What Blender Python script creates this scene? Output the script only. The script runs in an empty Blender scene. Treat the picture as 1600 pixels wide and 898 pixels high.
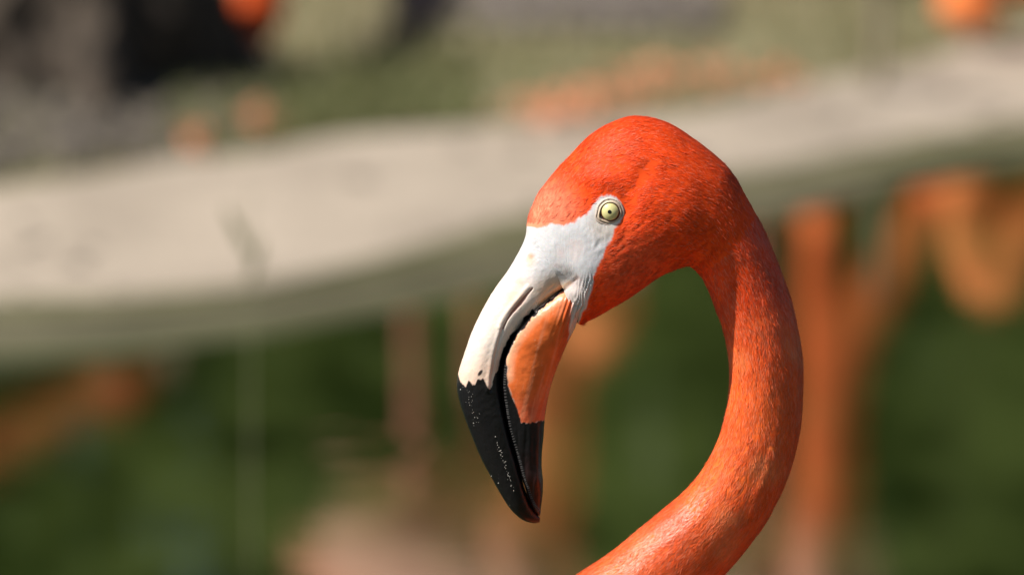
import bpy, math, random
import numpy as np
from mathutils import Vector

random.seed(7)
RNG = np.random.default_rng(11)
SC = bpy.context.scene
COL = SC.collection

# ------------------------------------------------------------------ camera
PITCH = math.radians(9.5)
CAM_H = 1.5
FOCUS = 4.6
LENS = 300.0
S = FOCUS * 36.0 / LENS / 1600.0            # metres per photo pixel at the subject
CP, SP = math.cos(PITCH), math.sin(PITCH)
cam_d = bpy.data.cameras.new('camera')
cam_d.lens = LENS
cam_d.sensor_width = 36.0
cam_d.clip_start = 0.1
cam_d.clip_end = 2000.0
cam_d.dof.use_dof = True
cam_d.dof.focus_distance = FOCUS - 0.015
cam_d.dof.aperture_fstop = 6.9
cam = bpy.data.objects.new('camera', cam_d)
COL.objects.link(cam)
cam.location = (0, 0, CAM_H)
cam.rotation_euler = (math.radians(90) - PITCH, 0, 0)
SC.camera = cam

# ------------------------------------------------------------------ light
SUN = Vector((-0.64, -0.225, 0.73)).normalized()
elev = math.asin(SUN.z)
azim = math.atan2(SUN.x, SUN.y)
world = bpy.data.worlds.new('World')
SC.world = world
world.use_nodes = True
nt = world.node_tree
bg = nt.nodes['Background']
sky = nt.nodes.new('ShaderNodeTexSky')
sky.sky_type = 'NISHITA'
sky.sun_disc = False
sky.sun_elevation = elev
sky.sun_rotation = azim
nt.links.new(sky.outputs[0], bg.inputs[0])
bg.inputs[1].default_value = 0.055
sun_d = bpy.data.lights.new('sun', 'SUN')
sun_d.energy = 5.0
sun_d.angle = math.radians(0.5)
sun_d.color = (1.0, 0.94, 0.85)
sun = bpy.data.objects.new('sun', sun_d)
COL.objects.link(sun)
sun.rotation_euler = (-SUN).to_track_quat('-Z', 'Y').to_euler()
sun.location = SUN * 30
SC.view_settings.view_transform = 'Standard'
SC.view_settings.look = 'None'
SC.view_settings.exposure = 0.42
SC.view_settings.gamma = 1.0
SC.view_settings.use_curve_mapping = False
SC.render.engine = 'CYCLES'
SC.cycles.max_bounces = 8
SC.cycles.transparent_max_bounces = 8
SC.cycles.use_denoising = True


# ------------------------------------------------------------------ helpers
def ray(px, py):
    a = (px - 800) / 1600 * 36 / LENS
    b = (449 - py) / 1600 * 36 / LENS
    return np.array([a, CP + b * SP, -SP + b * CP])


def ground(px, py, z=0.0):
    r = ray(px, py)
    t = (z - CAM_H) / r[2]
    return np.array([0, 0, CAM_H]) + r * t


def at(px, py, Y):
    r = ray(px, py)
    return np.array([0, 0, CAM_H]) + r * (Y / r[1])


def hash3(i, j, k):
    v = np.sin(i * 127.1 + j * 311.7 + k * 74.7) * 43758.5453
    return v - np.floor(v)


def vnoise(p):
    p = np.asarray(p, float)
    i = np.floor(p)
    f = p - i
    u = f * f * (3 - 2 * f)
    out = 0
    for dx in (0, 1):
        wx = u[:, 0] if dx else 1 - u[:, 0]
        for dy in (0, 1):
            wy = u[:, 1] if dy else 1 - u[:, 1]
            for dz in (0, 1):
                wz = u[:, 2] if dz else 1 - u[:, 2]
                out = out + wx * wy * wz * hash3(i[:, 0] + dx, i[:, 1] + dy, i[:, 2] + dz)
    return out * 2 - 1


def fbm(p, n=3):
    p = np.asarray(p, float)
    o, a = 0, 1.0
    for k in range(n):
        o = o + a * vnoise(p * 2 ** k + 17.3 * k)
        a *= 0.5
    return o


def sdist(P, poly):
    """signed distance to polygon, negative inside"""
    poly = np.asarray(poly, float)
    x, y = P[:, 0], P[:, 1]
    d = np.full(len(P), 1e9)
    ins = np.zeros(len(P), bool)
    n = len(poly)
    for i in range(n):
        a, b = poly[i], poly[(i + 1) % n]
        e = b - a
        t = np.clip(((x - a[0]) * e[0] + (y - a[1]) * e[1]) / (e @ e + 1e-12), 0, 1)
        d = np.minimum(d, (x - a[0] - t * e[0]) ** 2 + (y - a[1] - t * e[1]) ** 2)
        c = (a[1] > y) != (b[1] > y)
        if abs(e[1]) > 1e-12:
            ins ^= c & (x < e[0] * (y - a[1]) / e[1] + a[0])
    d = np.sqrt(d)
    return np.where(ins, -d, d)


def ldist(P, line):
    line = np.asarray(line, float)
    x, y = P[:, 0], P[:, 1]
    d = np.full(len(P), 1e9)
    for a, b in zip(line[:-1], line[1:]):
        e = b - a
        t = np.clip(((x - a[0]) * e[0] + (y - a[1]) * e[1]) / (e @ e + 1e-12), 0, 1)
        d = np.minimum(d, (x - a[0] - t * e[0]) ** 2 + (y - a[1] - t * e[1]) ** 2)
    return np.sqrt(d)


def sm(a, b, x):
    t = np.clip((x - a) / (b - a), 0, 1)
    return t * t * (3 - 2 * t)


def catmull(A, n, extra=None):
    """resample rows of A (k, m) along a centripetal-like Catmull-Rom, n samples"""
    A = np.asarray(A, float)
    k = len(A)
    P = np.vstack([2 * A[0] - A[1], A, 2 * A[-1] - A[-2]])
    t = np.linspace(0, k - 1, n) if extra is None else np.asarray(extra)
    i = np.clip(np.floor(t).astype(int), 0, k - 2)
    f = (t - i)[:, None]
    p0, p1, p2, p3 = P[i], P[i + 1], P[i + 2], P[i + 3]
    return 0.5 * (2 * p1 + (p2 - p0) * f + (2 * p0 - 5 * p1 + 4 * p2 - p3) * f ** 2 + (3 * p1 - p0 - 3 * p2 + p3) * f ** 3)


def raw_mesh(name, V, F, smooth=True):
    me = bpy.data.meshes.new(name)
    V = np.asarray(V, np.float32)
    F = np.asarray(F, np.int32)
    k = F.shape[1]
    me.vertices.add(len(V))
    me.vertices.foreach_set('co', V.ravel())
    me.loops.add(F.size)
    me.loops.foreach_set('vertex_index', F.ravel())
    me.polygons.add(len(F))
    me.polygons.foreach_set('loop_start', np.arange(0, F.size, k, dtype=np.int32))
    me.update(calc_edges=True)
    me.validate()
    me.polygons.foreach_set('use_smooth', np.full(len(me.polygons), smooth))
    return me


def set_col(me, C, name='Col'):
    C = np.asarray(C, np.float32)
    a = me.attributes.new(name, 'FLOAT_COLOR', 'POINT')
    full = np.ones((len(me.vertices), 4), np.float32)
    full[:, :3] = C
    a.data.foreach_set('color', full.ravel())


def link(name, me, mat, parent=None, loc=None, **props):
    o = bpy.data.objects.new(name, me)
    COL.objects.link(o)
    if me is not None and mat is not None:
        me.materials.append(mat)
    if parent is not None:
        o.parent = parent
    if loc is not None:
        o.location = loc
    for k, v in props.items():
        o[k] = v
    return o


def thing(name, label, cat, loc, group=None):
    o = bpy.data.objects.new(name, None)
    COL.objects.link(o)
    o.location = loc
    o['label'] = label
    o['category'] = cat
    if group:
        o['group'] = group
    return o


def grid_faces(nr, nc, wrap=True):
    r = np.arange(nr - 1)[:, None]
    c = np.arange(nc if wrap else nc - 1)[None, :]
    c2 = (c + 1) % nc
    f = np.stack([r * nc + c, r * nc + c2, (r + 1) * nc + c2, (r + 1) * nc + c], -1)
    return f.reshape(-1, 4)


def vnormals(V, F):
    n = np.zeros_like(V)
    q = V[F]
    fn = np.cross(q[:, 2] - q[:, 0], q[:, 3 if F.shape[1] == 4 else 1] - q[:, 1 if F.shape[1] == 4 else 0])
    if F.shape[1] == 3:
        fn = np.cross(q[:, 1] - q[:, 0], q[:, 2] - q[:, 0])
    for k in range(F.shape[1]):
        np.add.at(n, F[:, k], fn)
    return n / (np.linalg.norm(n, axis=1, keepdims=True) + 1e-12)


# ------------------------------------------------------------------ materials
class MatB:
    def __init__(self, name):
        self.m = bpy.data.materials.new(name)
        self.m.use_nodes = True
        self.t = self.m.node_tree
        self.b = self.t.nodes['Principled BSDF']
        self.out = self.t.nodes['Material Output']

    def n(self, kind, **kw):
        x = self.t.nodes.new(kind)
        for k, v in kw.items():
            if k.startswith('i_'):
                x.inputs[k[2:].replace('_', ' ')].default_value = v
            else:
                setattr(x, k, v)
        return x

    def l(self, a, b):
        self.t.links.new(a, b)

    def set(self, **kw):
        for k, v in kw.items():
            self.b.inputs[k.replace('_', ' ')].default_value = v

    def noise(self, scale, detail=4, rough=0.55, coord='Object', stretch=None):
        tc = self.n('ShaderNodeTexCoord')
        src = tc.outputs[coord]
        if stretch:
            mp = self.n('ShaderNodeMapping')
            mp.inputs['Scale'].default_value = stretch
            self.l(src, mp.inputs[0])
            src = mp.outputs[0]
        t = self.n('ShaderNodeTexNoise')
        t.inputs['Scale'].default_value = scale
        t.inputs['Detail'].default_value = detail
        t.inputs['Roughness'].default_value = rough
        self.l(src, t.inputs['Vector'])
        return t.outputs['Fac']

    def ramp(self, fac, stops):
        r = self.n('ShaderNodeValToRGB')
        el = r.color_ramp.elements
        while len(el) < len(stops):
            el.new(0.5)
        for e, (p, c) in zip(el, stops):
            e.position = p
            e.color = (*c, 1)
        self.l(fac, r.inputs[0])
        return r.outputs[0]

    def bump(self, h, strength, dist):
        b = self.n('ShaderNodeBump')
        b.inputs['Strength'].default_value = strength
        b.inputs['Distance'].default_value = dist
        self.l(h, b.inputs['Height'])
        self.l(b.outputs[0], self.b.inputs['Normal'])
        return b

    def mul(self, a, b, fac=1.0, mode='MULTIPLY'):
        x = self.n('ShaderNodeMix', data_type='RGBA', blend_type=mode)
        x.inputs[0].default_value = fac
        self.l(a, x.inputs[6])
        self.l(b, x.inputs[7])
        return x.outputs[2]

    def attr(self, name='Col'):
        a = self.n('ShaderNodeAttribute', attribute_name=name)
        return a.outputs['Color']


def m_noise(name, stops, scale, rough=0.8, bump=0.0, dist=0.01, bscale=None, stretch=None, spec=0.3):
    m = MatB(name)
    f = m.noise(scale, stretch=stretch)
    m.l(m.ramp(f, stops), m.b.inputs['Base Color'])
    m.set(Roughness=rough)
    m.b.inputs['Specular IOR Level'].default_value = spec
    if bump:
        m.bump(m.noise(bscale or scale * 2, stretch=stretch), bump, dist)
    return m.m


def m_attr(name, rough=0.5, spec=0.4, var=None, bump=None, sss=0.0, sss_r=(1, .4, .2), sss_s=0.003, coat=0.0):
    m = MatB(name)
    c = m.attr()
    if var:
        f = m.noise(var[0], 3)
        g = m.ramp(f, [(0.3, (var[1],) * 3), (0.7, (1.0,) * 3)])
        c = m.mul(c, g)
    m.l(c, m.b.inputs['Base Color'])
    m.set(Roughness=rough)
    m.b.inputs['Specular IOR Level'].default_value = spec
    if sss:
        m.b.inputs['Subsurface Weight'].default_value = sss
        m.b.inputs['Subsurface Radius'].default_value = sss_r
        m.b.inputs['Subsurface Scale'].default_value = sss_s
    if coat:
        m.b.inputs['Coat Weight'].default_value = coat
        m.b.inputs['Coat Roughness'].default_value = 0.12
    if bump:
        m.bump(m.noise(bump[0], 4), bump[1], bump[2])
    return m.m


def m_feather(name, trans=0.28, rough=0.45, spec=0.16, sheen=0.04):
    m = MatB(name)
    c = m.attr()
    m.l(c, m.b.inputs['Base Color'])
    m.set(Roughness=rough)
    m.b.inputs['Specular IOR Level'].default_value = spec
    m.b.inputs['Sheen Weight'].default_value = sheen
    m.b.inputs['Sheen Roughness'].default_value = 0.4
    m.b.inputs['Sheen Tint'].default_value = (1.0, 0.62, 0.45, 1)
    tr = m.n('ShaderNodeBsdfTranslucent')
    m.l(c, tr.inputs[0])
    mx = m.n('ShaderNodeMixShader')
    mx.inputs[0].default_value = trans
    m.l(m.b.outputs[0], mx.inputs[1])
    m.l(tr.outputs[0], mx.inputs[2])
    m.l(mx.outputs[0], m.out.inputs[0])
    return m.m


MAT = {}
MAT['plumage'] = m_attr('plumage_skin', 0.75, 0.15)
MAT['feather'] = m_feather('feather_barbs')
MAT['neck_feather'] = m_feather('neck_feather_barbs', 0.28, 0.36, 0.5, 0.1)
MAT['bill'] = m_attr('bill_horn', 0.36, 0.35, var=(900, 0.93), bump=(900, 0.14, 0.0006), sss=0.12, sss_s=0.002)
MAT['skin'] = m_attr('bare_face_skin', 0.42, 0.35, var=(900, 0.93), bump=(900, 0.16, 0.0006), sss=0.12, sss_s=0.002)
MAT['lid'] = m_attr('eyelid_skin', 0.6, 0.2, var=(1500, 0.8), bump=(1800, 0.35, 0.0008))
m = MatB('iris_yellow')
f = m.noise(1800, 3)
m.l(m.ramp(f, [(0.3, (0.60, 0.55, 0.22)), (0.7, (0.72, 0.66, 0.32))]), m.b.inputs['Base Color'])
m.set(Roughness=0.45)
MAT['iris'] = m.m
m = MatB('pupil_black'); m.set(Base_Color=(0.004, 0.004, 0.004, 1), Roughness=0.15); MAT['pupil'] = m.m
m = MatB('eye_rim_brown'); m.set(Base_Color=(0.10, 0.030, 0.012, 1), Roughness=0.2); MAT['eyerim'] = m.m
m = MatB('dried_mud_flecks'); m.set(Base_Color=(0.42, 0.40, 0.36, 1), Roughness=0.7); MAT['fleck'] = m.m
m = MatB('lamella_horn'); m.set(Base_Color=(0.09, 0.085, 0.085, 1), Roughness=0.3); MAT['lamella'] = m.m
MAT['leg'] = m_noise('leg_skin', [(0.3, (0.5, 0.16, 0.13)), (0.7, (0.62, 0.26, 0.2))], 60, 0.55, 0.3, 0.002)
MAT['wing'] = m_noise('wing_coverts', [(0.35, (0.62, 0.10, 0.045)), (0.65, (0.78, 0.24, 0.13))], 30, 0.7, 0.6, 0.006, stretch=(1, 4, 4))
MAT['primaries'] = m_noise('black_primaries', [(0.3, (0.015, 0.013, 0.013)), (0.7, (0.04, 0.03, 0.03))], 40, 0.5, 0.4, 0.004)

# ------------------------------------------------------------------ setting: pond, banks, grass
XS = np.concatenate([np.linspace(-60, -3, 20)[:-1], np.linspace(-3, 3, 181), np.linspace(3, 60, 20)[1:]])


def curve_from(pts, z):
    w = np.array([ground(x, y, z) for x, y in pts])
    xs, ys = w[:, 0], w[:, 1]
    sl = (ys[0] - ys[1]) / (xs[0] - xs[1])
    sr = (ys[-1] - ys[-2]) / (xs[-1] - xs[-2])
    lx = np.array([-60, -8, -1.6]); ly = ys[0] + np.array([-0.4, -0.4, -0.12])
    rx = np.array([1.8, 8, 60]); ry = ys[-1] + np.array([0.75, 2.2, 2.2])
    return np.interp(XS, np.concatenate([lx, xs, rx]), np.concatenate([ly, ys, ry]))


WATER = curve_from([(0, 566), (200, 545), (400, 530), (600, 480), (800, 432), (1000, 385), (1150, 345), (1400, 300), (1600, 262)], 0.0)
ALGAE = curve_from([(0, 496), (200, 488), (400, 470), (600, 430), (800, 385), (1000, 335), (1150, 300), (1400, 262), (1600, 228)], 0.012)
SAND0 = curve_from([(0, 480), (200, 472), (400, 452), (600, 408), (800, 350), (1000, 300), (1150, 270), (1400, 228), (1600, 198)], 0.022)
SAND1 = curve_from([(0, 296), (150, 280), (280, 254), (420, 236), (500, 217), (600, 205), (800, 196), (900, 188), (1050, 176), (1200, 148), (1400, 108), (1600, 45)], 0.06)


for k_, (c_, am) in enumerate(((WATER, 0.045), (ALGAE, 0.022), (SAND0, 0.022), (SAND1, 0.022))):
    c_ += am * fbm(np.stack([XS * 4.2, XS * 0 + k_ * 0.35, XS * 0], 1), 3) * sm(4, 2, np.abs(XS))


def yw(x): return np.interp(x, XS, WATER)
def ys0(x): return np.interp(x, XS, SAND0)
def ys1(x): return np.interp(x, XS, SAND1)


def strip(curves, zs, n, wob, seed):
    rows = []
    for k in range(len(curves) - 1):
        for j in range(n + (1 if k == len(curves) - 2 else 0)):
            t = j / n
            y = curves[k] * (1 - t) + curves[k + 1] * t
            z = zs[k] * (1 - t) + zs[k + 1] * t
            p = np.stack([XS, y, np.full_like(XS, z)], 1)
            p[:, 2] += wob * fbm(np.stack([XS * 5, y * 5, np.full_like(XS, seed)], 1), 3)
            rows.append(p)
    V = np.concatenate(rows)
    F = grid_faces(len(rows), len(XS), wrap=False)
    return raw_mesh('strip', V, F)


MAT['sand'] = m_noise('dry_sand', [(0.35, (0.33, 0.276, 0.218)), (0.62, (0.435, 0.366, 0.292))], 5, 0.9, 0.5, 0.01, 60)
MAT['mud'] = m_attr('wet_silt', 0.6, 0.3, var=(9, 0.75), bump=(40, 0.4, 0.01))
MAT['algae'] = m_noise('algae_edge', [(0.3, (0.10, 0.10, 0.045)), (0.7, (0.16, 0.15, 0.08))], 12, 0.8, 0.6, 0.01, 60)
MAT['soil'] = m_noise('grass_soil', [(0.3, (0.15, 0.145, 0.07)), (0.7, (0.25, 0.225, 0.14))], 3, 0.95, 0.5, 0.02, 40)

# ground sheet: near bank, pond floor, far lawn to the horizon
gx = np.concatenate([np.linspace(-400, -8, 16)[:-1], np.linspace(-8, 8, 97), np.linspace(8, 400, 16)[1:]])
gy = np.concatenate([np.linspace(-300, 0, 10)[:-1], np.linspace(0, 14, 141), np.linspace(14, 30, 20)[1:], np.linspace(30, 900, 16)[1:]])
GX, GY = np.meshgrid(gx, gy)
xf, yf = GX.ravel(), GY.ravel()
dw = yf - yw(np.clip(xf, -60, 60))
ds = yf - ys1(np.clip(xf, -60, 60))
zf = np.where(dw < 0, np.maximum(-0.3, dw * 0.35 - 0.02), -0.02)
zf = np.where(ds > -0.05, 0.045 + np.clip(ds, 0, 200) * 0.02, zf)
zf = np.where(yf < 1.6, np.maximum(zf, -0.3 + (1.6 - yf) * 0.45), zf)
zf = np.minimum(zf, np.where(yf < 1.6, 0.15, 99))
zf += np.where(ds > 0.1, 0.006 * fbm(np.stack([xf * 2, yf * 2, xf * 0], 1), 3), 0)
ground_o = link('ground', raw_mesh('ground', np.stack([xf, yf, zf], 1), grid_faces(len(gy), len(gx), wrap=False)), MAT['soil'], kind='structure')


def gz(x, y):
    d = y - float(ys1(x))
    return 0.045 + max(d, 0) * 0.02


link('sand_path', strip([SAND0, SAND1, SAND1 + 0.12], [0.022, 0.060, 0.035], 24, 0.004, 2.0), MAT['sand'], kind='structure')
mud_me = strip([WATER - 0.10, WATER, ALGAE + 0.01], [-0.018, 0.003, 0.013], 10, 0.0015, 5.0)
tm = np.repeat(np.clip((np.arange(21) - 9) / 11.0, 0, 1), len(XS))
nm = fbm(np.stack([np.tile(XS, 21) * 6, tm * 3, tm * 0 + 2], 1), 3)
tm = np.clip(tm + 0.22 * nm, 0, 1)[:, None]
set_col(mud_me, np.array([0.055, 0.062, 0.024]) * (1 - tm) + np.array([0.205, 0.18, 0.12]) * tm)
link('silt_shore', mud_me, MAT['mud'], kind='structure')
link('algae_edge', strip([ALGAE - 0.01, SAND0 + 0.015], [0.016, 0.026], 8, 0.002, 9.0), MAT['algae'], kind='structure')

# water sheet with gentle ripples
m = MatB('pond_water')
f = m.noise(5, 3, stretch=(1, 0.35, 1))
m.l(m.ramp(f, [(0.40, (0.012, 0.020, 0.004)), (0.66, (0.046, 0.064, 0.016))]), m.b.inputs['Base Color'])
m.set(Roughness=0.0, IOR=1.5)
a = m.noise(9, 2, stretch=(1, 2.2, 1))
b = m.noise(45, 2, stretch=(1, 2.5, 1))
mx = m.n('ShaderNodeMath', operation='MULTIPLY_ADD')
mx.inputs[1].default_value = 0.25
m.l(b, mx.inputs[0]); m.l(a, mx.inputs[2])
m.bump(mx.outputs[0], 0.022, 0.010)
MAT['water'] = m.m
wy = np.concatenate([np.linspace(-2, 5.5, 16), np.linspace(5.5, 10.6, 160)[1:], np.linspace(10.6, 16, 10)[1:]])
wx = np.concatenate([np.linspace(-60, -1.2, 20)[:-1], np.linspace(-1.2, 1.2, 90), np.linspace(1.2, 60, 20)[1:]])
WX, WY = np.meshgrid(wx, wy)
x_, y_ = WX.ravel(), WY.ravel()
c0 = ground(500, 700)
rr = np.hypot(x_ - c0[0], (y_ - c0[1]) * 0.9)
z_ = 0.0010 * np.sin(rr * 2 * math.pi / 0.085) * np.exp(-((rr - 0.075) / 0.05) ** 2)
link('water', raw_mesh('water', np.stack([x_, y_, z_], 1), grid_faces(len(wy), len(wx), wrap=False)), MAT['water'], kind='structure')

# ------------------------------------------------------------------ grass behind the sand
def blades(n, xr, yfun, h, col_a, col_b, name, mat, lean=0.5):
    x = RNG.uniform(xr[0], xr[1], n)
    y = yfun(x)
    z = np.array([gz(a, b) for a, b in zip(x, y)]) - 0.004
    a = RNG.uniform(0, 2 * math.pi, n)
    hh = h * RNG.uniform(0.5, 1.2, n)
    w = 0.0022 * RNG.uniform(0.7, 1.4, n)
    ln = lean * RNG.uniform(0.1, 1, n) * hh
    b = RNG.uniform(0, 2 * math.pi, n)
    V = np.zeros((n, 5, 3))
    for k, (t, ww) in enumerate(((0, 1), (0, -1), (0.55, 0.8), (0.55, -0.8), (1, 0))):
        V[:, k, 0] = x + np.cos(a) * w * ww + np.cos(b) * ln * t * t
        V[:, k, 1] = y + np.sin(a) * w * ww + np.sin(b) * ln * t * t
        V[:, k, 2] = z + hh * t * (1 - 0.25 * t)
    base = np.arange(n)[:, None] * 5
    F = np.concatenate([base + np.array([[0, 1, 3]]), base + np.array([[0, 3, 2]]), base + np.array([[2, 3, 4]])])
    me = raw_mesh(name, V.reshape(-1, 3), F)
    t = RNG.uniform(0, 1, n)[:, None] ** 1.3
    C = np.asarray(col_a) * (1 - t) + np.asarray(col_b) * t
    set_col(me, np.repeat(C, 5, 0))
    return link(name, me, mat, kind='stuff')


MAT['grass'] = m_feather('grass_blade', 0.3, 0.6, 0.3, 0.0)
g = blades(26000, (-1.6, 1.9), lambda x: ys1(x) + 0.02 + RNG.uniform(0, 1, len(x)) ** 1.2 * 3.2, 0.035,
           (0.20, 0.205, 0.085), (0.42, 0.37, 0.22), 'grass', MAT['grass'])
g['label'] = 'short dry olive grass behind the sand strip'; g['category'] = 'grass'
pg = ground(480, 165, 0.06)
g2 = blades(2600, (pg[0] - 0.16, pg[0] + 0.2), lambda x: np.maximum(ys1(x) + 0.02, pg[1] + RNG.normal(0, 0.22, len(x))), 0.045,
            (0.14, 0.165, 0.06), (0.24, 0.235, 0.11), 'lush_grass', MAT['grass'])
g2['label'] = 'greener grass tuft patch at the sand edge'; g2['category'] = 'grass'

# ------------------------------------------------------------------ tree at the upper left
MAT['bark'] = m_noise('rough_bark', [(0.36, (0.022, 0.017, 0.013)), (0.66, (0.095, 0.074, 0.056))], 30, 0.95, 1.0, 0.03, 26, stretch=(1, 1, 0.5))


def leaf_cloud(name, parent, centers, radii, n, size, ca, cb, mat):
    centers = np.asarray(centers, float); radii = np.asarray(radii, float)
    k = RNG.integers(0, len(centers), n)
    d = RNG.normal(size=(n, 3)); d /= np.linalg.norm(d, axis=1, keepdims=True)
    r = RNG.uniform(0.3, 1, n) ** 0.6
    P = centers[k] + d * radii[k][:, None] * r[:, None]
    u = RNG.normal(size=(n, 3)); u /= np.linalg.norm(u, axis=1, keepdims=True)
    v = np.cross(u, RNG.normal(size=(n, 3))); v /= np.linalg.norm(v, axis=1, keepdims=True)
    sz = size * RNG.uniform(0.6, 1.3, n)[:, None]
    V = np.stack([P - u * sz, P + v * sz * 0.45, P + u * sz, P - v * sz * 0.45], 1)
    me = raw_mesh(name, V.reshape(-1, 3), np.arange(n * 4).reshape(-1, 4), smooth=False)
    t = RNG.uniform(0, 1, n)[:, None]
    set_col(me, np.repeat(np.asarray(ca) * (1 - t) + np.asarray(cb) * t, 4, 0))
    return link(name, me, mat, parent)


def tube(path, rad, n=12, cap=True):
    path = np.asarray(path, float)
    T = np.gradient(path, axis=0)
    T /= np.linalg.norm(T, axis=1, keepdims=True) + 1e-12
    up = np.array([0.0, 1.0, 0.0]) if abs(T[0, 1]) < 0.9 else np.array([1.0, 0, 0])
    V = []
    a = np.linspace(0, 2 * math.pi, n, endpoint=False)
    u = np.cross(T[0], up); u /= np.linalg.norm(u)
    for i in range(len(path)):
        u = u - T[i] * (u @ T[i]); u /= np.linalg.norm(u) + 1e-12
        w = np.cross(T[i], u)
        r = np.atleast_1d(rad[i])
        ru, rw = (r[0], r[-1])
        V.append(path[i] + np.cos(a)[:, None] * u * ru + np.sin(a)[:, None] * w * rw)
    return np.concatenate(V), grid_faces(len(path), n)


def merge(parts):
    Vs, Fs, o = [], [], 0
    for V, F in parts:
        Vs.append(V); Fs.append(F + o); o += len(V)
    return np.concatenate(Vs), np.concatenate(Fs)


MAT['leaf'] = m_feather('tree_leaf', 0.3, 0.45, 0.4, 0.0)
tp = ground(115, 92, 0.09)
tp[2] = gz(tp[0], tp[1])
tree = thing('tree_base', 'rough grey-brown flared tree base at the upper left behind the sand', 'tree base', tp)
n_a, n_h = 110, 46
hs = np.concatenate([np.linspace(-0.05, 0.20, n_h - 6), np.full(6, 0.20)])  # trunk cut low to keep its cast shadow short
aa = np.linspace(0, 2 * math.pi, n_a, endpoint=False)
V = []
for i, h in enumerate(hs):
    fl = math.exp(-max(h, 0) / 0.10)
    lobes = 1 + (0.10 + 0.55 * fl) * (np.maximum(0, np.cos(aa * 5 + 0.6)) ** 2 - 0.2)
    r = (0.118 + 0.05 * fl) * lobes
    q = np.stack([np.cos(aa) * 3, np.sin(aa) * 3, np.full(n_a, h * 9)], 1)
    r = r * (1 + 0.26 * fbm(q, 4) + 0.08 * np.abs(fbm(np.stack([np.cos(aa) * 14, np.sin(aa) * 14, np.full(n_a, h * 6)], 1), 2)))
    zz = np.full(n_a, h) + (0.02 * fbm(q * 2, 2) if h > 0.18 else 0)
    if i >= n_h - 6:
        r = r * (1 - (i - (n_h - 6)) / 5.02)
    V.append(np.stack([np.cos(aa) * r, np.sin(aa) * r, zz], 1))
link('trunk', raw_mesh('trunk', np.concatenate(V), grid_faces(n_h, n_a)), MAT['bark'], tree)

# loose stones and bark litter round the trunk
MAT['stone'] = m_attr('litter_stone', 0.9, 0.2, var=(30, 0.7), bump=(80, 0.5, 0.004))
ico = np.array([[0, 0, 1], [.9, 0, .3], [.28, .85, .35], [-.72, .53, .3], [-.72, -.53, .35], [.28, -.85, .3], [.72, .53, -.4], [-.28, .85, -.4], [-.9, 0, -.4], [-.28, -.85, -.4], [.72, -.53, -.4], [0, 0, -.9]])
icf = np.array([[0, 1, 2], [0, 2, 3], [0, 3, 4], [0, 4, 5], [0, 5, 1], [1, 6, 2], [2, 7, 3], [3, 8, 4], [4, 9, 5], [5, 10, 1], [6, 7, 2], [7, 8, 3], [8, 9, 4], [9, 10, 5], [10, 6, 1], [11, 7, 6], [11, 8, 7], [11, 9, 8], [11, 10, 9], [11, 6, 10]])
SV, SF, SCo = [], [], []
cnt = 0
for k in range(1500):
    px = RNG.uniform(-260, 420); py = RNG.uniform(95, 262 - max(0, px) * 0.09) if px < 330 else RNG.uniform(100, 210)
    p = ground(px, py, 0.06)
    if p[1] < ys1(p[0]) + 0.03:
        continue
    r = 0.012 * RNG.uniform(0.5, 1.7)
    v = ico * (1 + 0.3 * RNG.uniform(-1, 1, (12, 1))) * r * np.array([1, 1, 0.6])
    v = v + np.array([p[0], p[1], gz(p[0], p[1]) + r * 0.35])
    SV.append(v); SF.append(icf + 12 * cnt); cnt += 1
    c = np.array([0.115, 0.098, 0.082]) * RNG.uniform(0.5, 1.5)
    SCo.append(np.tile(c, (12, 1)))
for k in range(70):                                       # grit and crumbs on the sand
    x0 = RNG.uniform(-0.8, 1.0); t0 = RNG.uniform(0.0, 1.0) ** 1.5
    y0 = float(ys0(x0)) * (1 - t0) + float(ys1(x0)) * t0
    r = 0.007 * RNG.uniform(0.4, 1.5)
    v = ico * (1 + 0.3 * RNG.uniform(-1, 1, (12, 1))) * r * np.array([1.5, 1.5, 0.3])
    v = v + np.array([x0, y0, 0.024 + 0.038 * t0 + r * 0.3])
    SV.append(v); SF.append(icf + 12 * cnt); cnt += 1
    SCo.append(np.tile(np.array([0.30, 0.255, 0.21]) * RNG.uniform(0.7, 1.3), (12, 1)))
for k in range(500):                                       # pale gravel further back
    px = RNG.uniform(620, 1120); py = RNG.uniform(-40, 22)
    p = ground(px, py, 0.08)
    r = 0.014 * RNG.uniform(0.5, 1.6)
    v = ico * (1 + 0.3 * RNG.uniform(-1, 1, (12, 1))) * r * np.array([1, 1, 0.6])
    v = v + np.array([p[0], p[1], gz(p[0], p[1]) + r * 0.35])
    SV.append(v); SF.append(icf + 12 * cnt); cnt += 1
    SCo.append(np.tile(np.array([0.16, 0.14, 0.125]) * RNG.uniform(0.6, 1.4), (12, 1)))
me = raw_mesh('gravel', np.concatenate(SV), np.concatenate(SF), smooth=False)
set_col(me, np.concatenate(SCo))
link('gravel', me, MAT['stone'], kind='stuff', label='grey gravel and litter round the trunk and farther back', category='gravel')

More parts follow.
